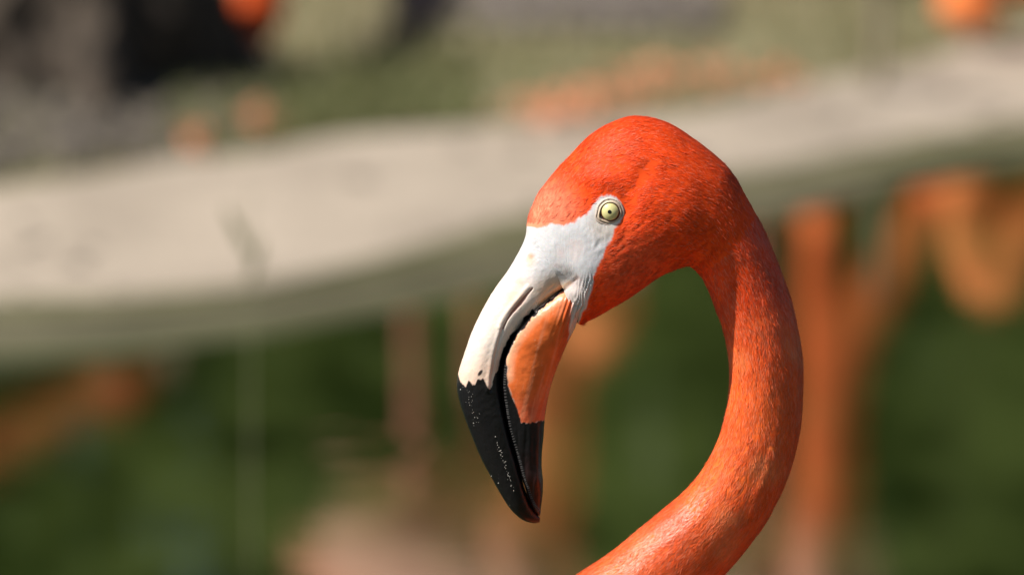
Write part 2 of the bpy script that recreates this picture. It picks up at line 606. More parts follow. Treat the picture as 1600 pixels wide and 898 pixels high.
# trees beyond the lawn: they close the view and give the pond its dark green reflection
bush_spec = [(-6.2, 17.5, 6.5, 'broad leafy tree closing the lawn, first from the left'),
             (-2.6, 16.2, 6.0, 'leafy tree closing the lawn, second from the left'),
             (0.6, 15.8, 6.4, 'leafy tree closing the lawn directly behind the flamingo head'),
             (3.7, 16.4, 6.0, 'leafy tree closing the lawn, second from the right'),
             (7.2, 17.8, 6.6, 'broad leafy tree closing the lawn, first from the right')]
for bx, by, bh, lab in bush_spec:
    z0 = 0.045 + 0.02 * (by - 10)
    o = thing('leafy_tree', lab, 'tree', (bx, by, z0), 'trees beyond the lawn')
    st = []
    for k in range(7):
        a0 = k * 0.9 + bx
        t = np.linspace(0, 1, 6)[:, None]
        en = np.array([math.cos(a0) * 0.7, math.sin(a0) * 0.5, bh * 0.8])
        st.append(tube(t * en + np.array([0, 0, 0.2]) * np.sin(t * 3.1), np.linspace(0.04, 0.012, 6), 8))
    SVs, SFs = merge(st)
    link('trunk', raw_mesh('trunk', SVs, SFs), MAT['bark'], o)
    cs, rs = [], []
    for k in range(60):
        cs.append((RNG.uniform(-1.9, 1.9), RNG.uniform(-0.9, 0.9), 0.3 + (bh - 0.3) * RNG.uniform(0, 1) ** 1.3))
        rs.append(RNG.uniform(0.4, 0.8))
    leaf_cloud('crown', o, cs, rs, 16000, 0.10, (0.025, 0.05, 0.008), (0.10, 0.15, 0.03), MAT['leaf'])

for bx, by, bh, lab in [(-4.4, 14.9, 2.0, 'rounded shrub below the trees, first from the left'), (-2.5, 14.4, 2.1, 'rounded shrub below the trees, second from the left'),
                        (-0.75, 14.2, 2.3, 'rounded shrub below the trees, just left of the flamingo head'), (0.95, 14.3, 2.2, 'rounded shrub below the trees, just right of the flamingo head'),
                        (2.7, 14.6, 2.1, 'rounded shrub below the trees, second from the right'), (4.6, 15.0, 2.2, 'rounded shrub below the trees, first from the right')]:
    z0 = 0.045 + 0.02 * (by - 10)
    o = thing('rounded_shrub', lab, 'shrub', (bx, by, z0), 'shrubs below the trees')
    st = []
    for k in range(6):
        a0 = k * 1.05 + bx
        t = np.linspace(0, 1, 5)[:, None]
        st.append(tube(t * np.array([math.cos(a0) * 0.6, math.sin(a0) * 0.4, bh * 0.75]), np.linspace(0.025, 0.008, 5), 6))
    SVs, SFs = merge(st)
    link('trunk', raw_mesh('trunk', SVs, SFs), MAT['bark'], o)
    cs, rs = [], []
    for k in range(34):
        cs.append((RNG.uniform(-0.95, 0.95), RNG.uniform(-0.4, 0.4), RNG.uniform(0.05, bh - 0.3)))
        rs.append(RNG.uniform(0.25, 0.45))
    leaf_cloud('crown', o, cs, rs, 12000, 0.055, (0.03, 0.06, 0.008), (0.11, 0.16, 0.03), MAT['leaf'])

# ------------------------------------------------------------------ the flamingo in focus
HC = np.array([0, FOCUS * CP, CAM_H - FOCUS * SP])         # point on the lens axis at focus distance


def px2w(x, y, d):
    """photo-pixel profile coordinates (x, y) and sideways depth d (towards camera negative) -> world"""
    return np.stack([(x - 800) * S, np.full_like(x, HC[1]) + d * S, HC[2] + (449 - y) * S / CP], -1)


# stations: outer x,y  inner x,y  half-width  roundness-exponent  skew
ST = [
    (843, 817, 844, 810, 3, 1, 0), (832, 818, 838, 803, 9, .9, 0), (814, 811, 830, 791, 17, .75, .1),
    (795, 792, 820, 768, 25, .62, .2), (774, 757, 809, 731, 31, .55, .25), (752, 716, 798, 692, 35, .55, .25),
    (736, 678, 789, 654, 38, .6, .25), (722, 640, 784, 625, 40, .68, .2), (714, 607, 782, 600, 41, .75, .2),
    (716, 583, 784, 573, 42, .8, .14), (726, 551, 790, 550, 42, .85, .1), (738, 517, 802, 527, 43, .85, .14),
    (755, 482, 820, 502, 45, .85, .15), (772, 453, 838, 485, 47, .85, .15), (793, 424, 858, 469, 49, .85, .13),
    (810, 395, 880, 453, 52, .85, .06), (821, 370, 897, 442, 54, .85, .05), (825, 340, 897, 474, 56, .85, .03),
    (839, 306, 904, 504, 60, .85, .03), (860, 277, 919, 499, 66, .82, .1), (890, 244, 940, 489, 70, .85, .06),
    (920, 214, 967, 474, 73, .85, .05), (955, 193, 994, 457, 75, .86, .05), (993, 183, 1016, 441, 76, .88, .05),
    (1040, 192, 1036, 428, 75, .9, .03), (1085, 219, 1055, 420, 72, .92, 0), (1127, 252, 1068, 416, 67, .95, 0),
    (1148, 277, 1077, 416, 64, 1, 0), (1163, 303, 1084, 420, 62, 1, 0), (1178, 330, 1090, 426, 60, 1, 0),
    (1192, 356, 1096, 433, 59, 1, 0), (1207, 390, 1102, 444, 58, 1, 0), (1221, 425, 1109, 458, 57, 1, 0),
    (1235, 464, 1117, 480, 57, 1, 0), (1246, 508, 1127, 505, 57, 1, 0), (1253, 552, 1136, 545, 57, 1, 0),
    (1255, 592, 1140, 587, 57, 1, 0), (1254, 635, 1138, 620, 57, 1, 0), (1250, 676, 1132, 652, 57, 1, 0),
    (1241, 718, 1123, 684, 58, 1, 0), (1229, 757, 1109, 715, 59, 1, 0), (1214, 789, 1090, 745, 61, 1, 0),
    (1196, 821, 1066, 773, 63, 1, 0), (1169, 857, 1036, 799, 66, 1, 0), (1137, 895, 1000, 828, 69, 1, 0),
    (1096, 942, 952, 865, 73, 1, 0), (1050, 995, 888, 910, 78, 1, 0), (1010, 1050, 825, 980, 86, 1, 0),
    (1000, 1110, 785, 1085, 98, 1, 0), (1020, 1160, 790, 1215, 118, 1, 0), (1070, 1190, 850, 1345, 152, 1, 0),
    (1160, 1195, 960, 1475, 200, 1, 0), (1310, 1185, 1130, 1585, 238, 1, 0), (1500, 1185, 1360, 1640, 248, 1, 0),
    (1700, 1215, 1610, 1620, 220, 1, 0), (1900, 1285, 1845, 1540, 150, 1, 0), (2080, 1375, 2060, 1460, 62, 1, 0),
    (2165, 1425, 2163, 1432, 5, 1, 0)]
ST = np.array(ST, float)
ST[2:17, 3] -= 0.85 * ST[2:17, 4] * SP                     # the near edge of the mouth line hangs lower as seen from above
wide = np.interp(np.arange(len(ST)), [16, 20, 25, 28, 31], [1.0, 1.07, 1.15, 1.08, 1.0])
ST[:, 4] *= wide
NST = len(ST)
# finer sampling while in the picture
seg = []
for i in range(NST - 1):
    a_, b_ = ST[i], ST[i + 1]
    L = max(np.hypot(*(b_[:2] - a_[:2])), np.hypot(*(b_[2:4] - a_[2:4])))
    step = 1.35 if i < 45 else 9.0
    k = max(4, int(L / step))
    seg.append(np.linspace(i, i + 1, k, endpoint=False))
TS = np.concatenate(seg + [[NST - 1.0]])
R = catmull(ST, None, TS)
NR, NC = len(R), 232
PHI = np.linspace(0, 2 * math.pi, NC, endpoint=False)
U = (1 - np.cos(PHI)) / 2
sn = np.sin(PHI)
O, I = R[:, None, 0:2], R[:, None, 2:4]
XY = O + (I - O) * U[None, :, None]
ex = R[:, 5:6]
D = -R[:, 4:5] * np.sign(sn)[None] * np.abs(sn)[None] ** np.where(U[None] > 0.5, ex * (1 - 0.42 * sm(18.5, 16.5, TS)[:, None] * sm(1, 4, TS)[:, None]), ex) * (1 + R[:, 6:7] * (2 * U[None] - 1))
gk = np.exp(-0.5 * (np.arange(-40, 41) / 15.0) ** 2); gk /= gk.sum()
idx_ = np.clip(np.arange(NR)[:, None] + np.arange(-40, 41)[None], 0, NR - 1)
Dsm = np.einsum('rkc,k->rc', D[idx_], gk)
wsm = (sm(12.0, 14.5, TS) * sm(22.5, 19.5, TS))[:, None] * sm(0.97, 0.80, U)[None]
D = D * (1 - wsm) + Dsm * wsm
HX, HY, HD = XY[..., 0].ravel(), XY[..., 1].ravel(), D.ravel()
TST = np.repeat(TS, NC)
# even out the cheek-to-bill hand-over as a height field over the profile
gx0, gy0, gw = 770, 300, 240
sel_ = (TST > 11) & (TST < 24) & (HX > gx0 + 1) & (HX < gx0 + gw - 2) & (HY > gy0 + 1) & (HY < gy0 + gw - 2) & (np.abs(HD) > 12)
acc = np.zeros((gw, gw)); cnt_ = np.zeros((gw, gw))
ii, jj = (HY[sel_] - gy0).astype(int), (HX[sel_] - gx0).astype(int)
np.add.at(acc, (ii, jj), np.abs(HD[sel_])); np.add.at(cnt_, (ii, jj), 1.0)
avg = acc / np.maximum(cnt_, 1); has = (cnt_ > 0).astype(float)
kx_ = np.exp(-0.5 * (np.arange(-30, 31) / 10.0) ** 2)
def blur(A):
    A = np.apply_along_axis(lambda r: np.convolve(r, kx_, 'same'), 0, A)
    return np.apply_along_axis(lambda r: np.convolve(r, kx_, 'same'), 1, A)
hfield = blur(avg * has) / np.maximum(blur(has), 1e-6)
wgt = np.exp(-(((HX[sel_] - 868) / 46) ** 4 + ((HY[sel_] - 395) / 52) ** 4)) * sm(14, 34, np.abs(HD[sel_]))
HD[sel_] = np.sign(HD[sel_]) * (np.abs(HD[sel_]) * (1 - wgt) + hfield[ii, jj] * wgt)
PV = np.stack([HX, HY, HD], 1)                             # profile space, px units (y down)
HF = grid_faces(NR, NC)
TST = np.repeat(TS, NC)
P2 = np.stack([PV[:, 0], PV[:, 1] + np.abs(PV[:, 2]) * SP], 1)   # seen from a little above

EYE = np.array([953.0, 331.0])
SKIN = [(690, 350), (824, 354), (837, 357), (849, 355), (863, 350), (882, 352), (896, 348), (906, 342), (917, 336), (922, 328),
        (928, 319), (937, 310), (951, 306.5), (963, 309.5), (970.5, 318), (973, 329), (970, 341), (965, 352), (959, 361), (949, 382),
        (942, 397), (934, 416), (927, 434), (924, 451), (916, 479), (905, 503), (893, 522), (880, 548), (870, 700), (870, 840), (690, 840)]
ORANGE = [(889, 449), (855, 475), (839, 489), (825, 504), (811, 521), (800, 540), (793, 559), (792, 588), (794, 602), (801, 622),
          (809, 641), (815, 660), (829, 662), (839, 658), (875, 654), (880, 590), (886, 550), (889, 520), (892, 492), (896, 465)]
BLACK = [(690, 575), (714, 581), (719, 594), (728, 603), (733, 594), (739, 602), (747, 593), (753, 590), (759, 596), (762, 605),
         (765, 606), (769, 599), (773, 588), (778, 579), (783, 552), (792, 532), (805, 517), (819, 497), (827, 492), (831, 483), (836, 486), (855, 470), (873, 456.5),
         (882, 450), (883, 452), (873, 460), (855, 474.5), (839, 488.6), (825, 504), (811, 521), (800, 540), (792, 559), (792, 588), (794, 602), (801, 622),
         (809, 641), (815, 660), (829, 662), (839, 658), (880, 652), (890, 845), (690, 845)]
SLIT = [(831, 451), (822, 461), (811, 475), (800, 488), (792, 500), (786, 513)]
GROOVE = [(786, 513), (779, 535), (773, 560), (769, 585), (767, 610)]
GAPE = [(898, 437), (873, 458), (855, 472), (836, 487), (821, 501), (806, 520), (795, 538), (788, 556), (784, 572), (782, 599),
        (785, 630), (788, 650), (793, 676), (801, 703), (807, 725), (813, 747), (820, 767), (828, 788), (837, 800), (843, 812)]


def mix(a, b, t):
    t = t[:, None]
    return a * (1 - t) + np.asarray(b, float) * t


def hero_colour(P, ts=None, lower=False):
    x, y = P[:, 0], P[:, 1]
    n1 = fbm(np.stack([x / 9, y / 9, x * 0 + 3], 1), 3)
    n2 = fbm(np.stack([x / 30, y / 30, x * 0 + 8], 1), 2)
    n3 = fbm(np.stack([x / 3.2, y / 6.0, x * 0 + 13], 1), 2)
    jit = np.stack([x + 1.6 * n1, y + 1.6 * fbm(np.stack([x / 7, y / 7, x * 0 + 5], 1), 3)], 1)
    # plumage; pale forehead, cheek and neck tones hold some painted sheen
    C = np.tile(np.array([0.88, 0.078, 0.008]), (len(P), 1))
    nk = sm(430, 640, y) * sm(1040, 1120, x)
    C = mix(C, (0.93, 0.16, 0.028), nk * 0.9)
    C = mix(C, (0.94, 0.215, 0.05), sm(600, 820, y) * sm(1150, 1000, x) * 0.6)
    fd = np.hypot((x - 835) / 62, (y - 335) / 52)
    C = mix(C, (0.90, 0.30, 0.17), sm(1.5, 0.35, fd) * 0.9)
    ck = np.hypot((x - 985) / 75, (y - 415) / 70)
    C = mix(C, (0.86, 0.12, 0.04), sm(1.2, 0.2, ck) * 0.8)
    pt = fbm(np.stack([x / 60, y / 60, x * 0 + 44], 1), 2)
    C = mix(C, (0.95, 0.36, 0.13), nk * sm(0.0, 0.7, pt) * 0.45)
    C = C * (1 + 0.10 * n2)[:, None]
    # bare skin
    ds_ = sdist(jit, SKIN)
    skin = np.tile(np.array([0.72, 0.71, 0.735]), (len(P), 1))
    skin = mix(skin, (0.74, 0.60, 0.575), sm(0.0, 0.8, n2 + 0.5 * n1) * 0.5)
    skin = mix(skin, (0.56, 0.55, 0.585), sm(880, 945, x) * sm(330, 380, y) * 0.6)
    skin = mix(skin, (0.86, 0.72, 0.62), sm(395, 480, y + 0.35 * (820 - x)) * 0.85)
    skin = mix(skin, (0.88, 0.60, 0.46), sm(530, 590, y) * 0.75)
    for cx, cy, r, c, w in ((829, 401, 5, (0.75, 0.30, 0.12), .8), (827, 409, 9, (0.85, 0.55, 0.38), .7), (811, 440, 9, (0.8, 0.45, 0.28), .45),
                            (800, 462, 14, (0.85, 0.55, 0.4), .6), (865, 446, 16, (0.85, 0.48, 0.2), .55), (850, 458, 14, (0.86, 0.52, 0.28), .5),
                            (876, 396, 8, (0.82, 0.6, 0.58), .4), (775, 575, 10, (0.86, 0.52, 0.36), .6), (815, 462, 8, (0.85, .6, .48), .5)):
        skin = mix(skin, c, w * np.exp(-((x - cx) ** 2 + (y - cy) ** 2) / r ** 2))
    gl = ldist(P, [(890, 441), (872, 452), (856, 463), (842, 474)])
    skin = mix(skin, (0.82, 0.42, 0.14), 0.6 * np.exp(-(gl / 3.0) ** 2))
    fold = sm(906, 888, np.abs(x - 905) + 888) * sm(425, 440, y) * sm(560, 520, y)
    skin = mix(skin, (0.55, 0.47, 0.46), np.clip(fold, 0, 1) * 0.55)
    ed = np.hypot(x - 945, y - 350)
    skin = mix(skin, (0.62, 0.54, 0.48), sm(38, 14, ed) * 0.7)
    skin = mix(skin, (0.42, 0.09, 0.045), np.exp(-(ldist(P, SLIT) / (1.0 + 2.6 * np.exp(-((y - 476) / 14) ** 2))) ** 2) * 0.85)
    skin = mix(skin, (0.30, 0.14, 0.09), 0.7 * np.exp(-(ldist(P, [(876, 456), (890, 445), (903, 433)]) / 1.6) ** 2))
    skin = skin * (1 + 0.05 * n1 + 0.04 * n2)[:, None]
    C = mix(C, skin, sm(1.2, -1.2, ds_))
    # orange lower mandible
    do = sdist(jit, ORANGE)
    og = np.tile(np.array([0.84, 0.17, 0.035]), (len(P), 1))
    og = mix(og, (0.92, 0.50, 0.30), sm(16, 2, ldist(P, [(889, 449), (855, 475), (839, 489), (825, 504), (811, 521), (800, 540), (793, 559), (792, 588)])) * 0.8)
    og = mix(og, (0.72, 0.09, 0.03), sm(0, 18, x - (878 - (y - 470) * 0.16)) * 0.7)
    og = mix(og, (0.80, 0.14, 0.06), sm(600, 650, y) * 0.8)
    og = mix(og, (0.95, 0.62, 0.45), sm(0.95, 1.25, fbm(np.stack([x / 5, y / 5, x * 0 + 21], 1), 2)) * 0.7)
    og = mix(og, (0.88, 0.30, 0.15), sm(0.1, 0.9, fbm(np.stack([(x + 0.25 * y) / 4, y / 40, x * 0 + 61], 1), 3)) * 0.5)
    og = og * (1 + 0.10 * n1)[:, None]
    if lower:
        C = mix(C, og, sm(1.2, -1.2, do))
    db = sdist(np.stack([x + 0.9 * n1, y + 1.2 * n1 + 2.0 * n3], 1), BLACK)
    bk = np.tile(np.array([0.007, 0.006, 0.007]), (len(P), 1))
    bk = mix(bk, (0.06, 0.010, 0.006), sm(690, 800, y) * sm(-8, 28, x - (795 + (y - 690) * 0.30)))  # red reflected from the neck and horn translucency, put into the colour
    C = mix(C, bk, sm(0.8, -0.8, db))
    sp = np.hypot((x - 750.5) * 0.8 + (y - 582) * 0.6, ((y - 582) * 0.8 - (x - 750.5) * 0.6) * 0.45)
    C = mix(C, (0.04, 0.03, 0.03), sm(3.2, 1.8, sp))
    return np.clip(C, 0.003, 0.95), ds_, db


def relief(P, N3, ts, phi, d):
    """surface relief along the normal, px"""
    x, y = P[:, 0], P[:, 1]
    ds_ = sdist(P, SKIN)
    feath = sm(-1, 5, ds_)
    skin = sm(2, -4, ds_)
    h = np.zeros(len(P))
    # cheek swelling behind and below the eye, furrow between crown and cheek
    face = sm(10, 35, np.abs(d))
    h += 8.0 * np.exp(-(((x - 1015) / 62) ** 2 + ((y - 355) / 55) ** 2)) * face
    h += 4.0 * np.exp(-(((x - 965) / 40) ** 2 + ((y - 415) / 40) ** 2)) * face
    fl = ldist(P, [(974, 330), (984, 304), (1002, 278), (1030, 250)])
    h -= 3.4 * np.exp(-(fl / 15) ** 2) * face * sm(1040, 985, x)
    h += 5.0 * np.exp(-(((x - 930) / 40) ** 2 + ((y - 285) / 22) ** 2)) * face      # brow
    h -= 3.0 * np.exp(-(((x - 890) / 26) ** 2 + ((y - 395) / 26) ** 2)) * face      # lore hollow
    # feather lay, stretched along the lie of the plumage
    s = ts * 26.0
    c = phi * 58.0
    lay = fbm(np.stack([s / 13, c / 4.5, np.zeros_like(s)], 1), 3)
    big = fbm(np.stack([s / 62, c / 30, np.zeros_like(s) + 4], 1), 2)
    ckz = np.exp(-(((x - 1010) / 85) ** 2 + ((y - 390) / 75) ** 2))
    cst = fbm(np.stack([(x * 0.80 - y * 0.60) / 17, (x * 0.60 + y * 0.80) / 3.4, np.zeros_like(x) + 9], 1), 3)
    h += feath * (0.22 * lay + 1.5 * big * sm(420, 520, y) + 0.75 * ckz * cst)
    ridge = ldist(P, [(1176, 790), (1188, 760), (1198, 735), (1206, 705)])
    h += feath * 2.0 * np.exp(-(ridge / 7) ** 2) * sm(0, 30, -d)
    # wrinkles in the bare skin
    w1 = np.exp(-(((x - 936) / 18) ** 2 + ((y - 376) / 24) ** 2))
    ph1 = (x * 0.53 + y * 0.85) / 3.3 + 1.6 * fbm(np.stack([x / 14, y / 14, x * 0], 1), 2)
    h += skin * w1 * 0.8 * np.sin(ph1 * 2 * math.pi / 1.3)
    w2 = np.exp(-(((x - 908 + (y - 470) * 0.3) / 13) ** 2)) * sm(425, 440, y) * sm(550, 515, y)
    ph2 = (x * 0.95 + y * 0.32) / 4.6 + 1.3 * fbm(np.stack([x / 12, y / 20, x * 0 + 2], 1), 2)
    h += skin * w2 * (1.6 + 1.0 * fbm(np.stack([x / 9, y / 16, x * 0 + 31], 1), 2)) * np.sin(ph2 * 2 * math.pi / 1.25)
    # nostril slit and the groove that runs on from it
    h -= 3.2 * np.exp(-(ldist(P, SLIT) / (1.2 + 2.0 * np.exp(-((P[:, 1] - 474) / 14) ** 2))) ** 2) * face
    h += 1.8 * np.exp(-((ldist(P, [(a - 6, b - 3) for a, b in SLIT]) / 4) ** 2)) * face
    h -= 1.6 * np.exp(-(ldist(P, GROOVE) / 1.8) ** 2) * face
    h += 1.2 * np.exp(-((ldist(P, [(a - 5, b) for a, b in GROOVE]) / 3.5) ** 2)) * face
    h -= 1.2 * np.exp(-(ldist(P, [(866, 446), (852, 458), (838, 474), (826, 488)]) / 1.8) ** 2) * face
    h -= 1.6 * np.exp(-(ldist(P, [(876, 456), (890, 445), (902, 434)]) / 1.7) ** 2) * face
    h += skin * 0.22 * fbm(np.stack([x / 6, y / 6, d / 6], 1), 3)
    return h


N0 = vnormals(PV, HF)
if (N0[HF[:, 0]] * (PV[HF[:, 0]] - np.array([1050, 600, 0]))).sum() == 0:
    pass
# outward test on a neck ring
kk = np.argmin(np.abs(TS - 36)) * NC
cen = PV[kk:kk + NC].mean(0)
if ((PV[kk:kk + NC] - cen) * N0[kk:kk + NC]).sum() < 0:
    HF = HF[:, ::-1].copy()
    N0 = -N0
H = relief(P2, N0, TST, np.tile(np.abs(((PHI + math.pi) % (2 * math.pi)) - math.pi), NR), HD)
tipm = sm(0, 1.5, TST)
PV = PV + N0 * (H * tipm)[:, None]
P2 = np.stack([PV[:, 0], PV[:, 1] + np.abs(PV[:, 2]) * SP], 1)
HCOL, HDS, HDB = hero_colour(P2)
HW = px2w(PV[:, 0], PV[:, 1], PV[:, 2])
# px frame is y-down, world z-up and depth keeps its sign: handedness flips
HF = HF[:, ::-1].copy()
HN = vnormals(HW, HF)
ring = slice(kk, kk + NC)
if ((HW[ring] - HW[ring].mean(0)) * HN[ring]).sum() < 0:
    HF = HF[:, ::-1].copy()
    HN = -HN

HB = px2w(np.array([1400.0]), np.array([1500.0]), np.array([0.0]))[0]
HB[2] = -0.3
hero = thing('flamingo', 'large coral flamingo in sharp focus with pale eye and black-tipped bill', 'flamingo', HB, 'flamingos')


def part_from(name, V, F, C, N, mat, parent):
    used = np.unique(F)
    remap = np.full(len(V), -1); remap[used] = np.arange(len(used))
    me = raw_mesh(name, V[used] - HB, remap[F])
    set_col(me, C[used])
    if N is not None:
        me.normals_split_custom_set_from_vertices(N[used].tolist())
    return link(name, me, mat, parent)


ft = TST[HF].mean(1)
BILL_T = 15.6
fb = ft < BILL_T
fs = (~fb) & (HDS[HF].max(1) < 1.0) & (ft < 24)
part_from('body', HW, HF[~fb & ~fs], HCOL, HN, MAT['plumage'], hero)
part_from('face_skin', HW, HF[fs], HCOL, HN, MAT['bill'], hero)
upper = part_from('upper_bill', HW, HF[fb], HCOL, HN, MAT['bill'], hero)

# lower mandible
LM = np.array([
    (840, 806, 843, 806, 3, 1, 0), (831, 790, 845, 796, 10, .9, 0), (822, 768, 848, 776, 18, .8, 0), (815, 747, 848.5, 752, 24, .75, 0),
    (808, 725, 846.5, 728, 28, .72, 0), (801, 700, 847, 704, 31, .72, 0), (793, 673, 849, 680, 34, .72, 0), (788, 650, 851, 655, 36, .74, 0),
    (784, 628, 854.5, 632, 38, .76, 0), (782, 600, 860, 606, 40, .78, 0), (784, 572, 869, 578, 42, .8, 0), (791, 548, 879, 553, 44, .82, 0),
    (804, 522, 888, 532, 49, .8, 0), (820, 501, 894, 517, 53, .76, 0), (838, 485, 899, 505, 56, .72, 0), (858, 469, 906, 492, 57, .72, 0),
    (878, 455, 914, 478, 54, .76, 0), (896, 442, 922, 466, 30, 1, 0)], float)
LM[1:4, 4] += 2.5
LM[3:13, 4] += 3.0
LM[9:15, 4] += 2.5
LM[2:, 1] -= 0.85 * LM[2:, 4] * SP
seg = []
for i in range(len(LM) - 1):
    L = max(np.hypot(*(LM[i + 1, :2] - LM[i, :2])), np.hypot(*(LM[i + 1, 2:4] - LM[i, 2:4])))
    seg.append(np.linspace(i, i + 1, max(4, int(L / 1.3)), endpoint=False))
TL = np.concatenate(seg + [[len(LM) - 1.0]])
RL = catmull(LM, None, TL)
NCL = 150
ph = np.linspace(0, 2 * math.pi, NCL, endpoint=False)
u = (1 - np.cos(ph)) / 2
s_ = np.sin(ph)
XYL = RL[:, None, 0:2] + (RL[:, None, 2:4] - RL[:, None, 0:2]) * u[None, :, None]
tuck = 7.5 * sm(0.0, 1.6, TL)
RL[:, 0] -= tuck
DL = -RL[:, 4:5] * np.sign(s_)[None] * np.abs(s_)[None] ** np.where(u[None] < 0.5, RL[:, 5:6] * 0.45, RL[:, 5:6])
LV = np.stack([XYL[..., 0].ravel(), XYL[..., 1].ravel(), DL.ravel()], 1)
LF = grid_faces(len(TL), NCL)
LN = vnormals(LV, LF)
k2 = np.argmin(np.abs(TL - 8)) * NCL
if ((LV[k2:k2 + NCL] - LV[k2:k2 + NCL].mean(0)) * LN[k2:k2 + NCL]).sum() < 0:
    LN = -LN
xl, yl = LV[:, 0], LV[:, 1] + np.abs(LV[:, 2]) * SP
hl = 0.25 * fbm(np.stack([xl / 7, yl / 7, LV[:, 2] / 7], 1), 3)
hl += 1.5 * np.exp(-(((ldist(np.stack([xl, yl], 1), GAPE) - 7) / 4) ** 2)) * sm(860, 820, xl)
# long streaks in the horn of the black end
hl += 0.5 * np.sin((xl - 0.0 * yl) / 1.9 + 2 * fbm(np.stack([xl / 9, yl / 60, xl * 0], 1), 2)) * sm(650, 680, yl) * sm(790, 815, xl - (yl - 650) * .15)
w2 = np.exp(-(((xl - 901 + (yl - 470) * 0.3) / 15) ** 2)) * sm(425, 440, yl) * sm(550, 515, yl)
hl += w2 * 2.0 * np.sin(((xl * 0.95 + yl * 0.32) / 5.2) * 2 * math.pi / 1.25)
LV = LV + LN * hl[:, None]
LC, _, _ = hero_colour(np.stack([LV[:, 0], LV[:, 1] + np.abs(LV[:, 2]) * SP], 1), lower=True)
LW = px2w(LV[:, 0], LV[:, 1], LV[:, 2])
LFw = LF.copy()
lnw = vnormals(LW, LFw)
if ((LW[k2:k2 + NCL] - LW[k2:k2 + NCL].mean(0)) * lnw[k2:k2 + NCL]).sum() < 0:
    LFw = LFw[:, ::-1].copy()
lower = part_from('lower_bill', LW, LFw, LC, None, MAT['bill'], hero)


# lookup of the outer surface of the near side (or far side) at a profile point
def surf_at(x, y, side, V=None, W=None, N=None):
    V = PV if V is None else V
    W = HW if W is None else W
    m_ = (V[:, 2] * side > 0)
    d2 = (V[:, 0] - x) ** 2 + (V[:, 1] + np.abs(V[:, 2]) * SP - y) ** 2 + np.where(m_, 0, 1e9)
    i = np.argsort(d2)[:4]
    w = 1 / (d2[i] + 0.05)
    w /= w.sum()
    nn = (N[i] * w[:, None]).sum(0)
    return (W[i] * w[:, None]).sum(0), nn / np.linalg.norm(nn)


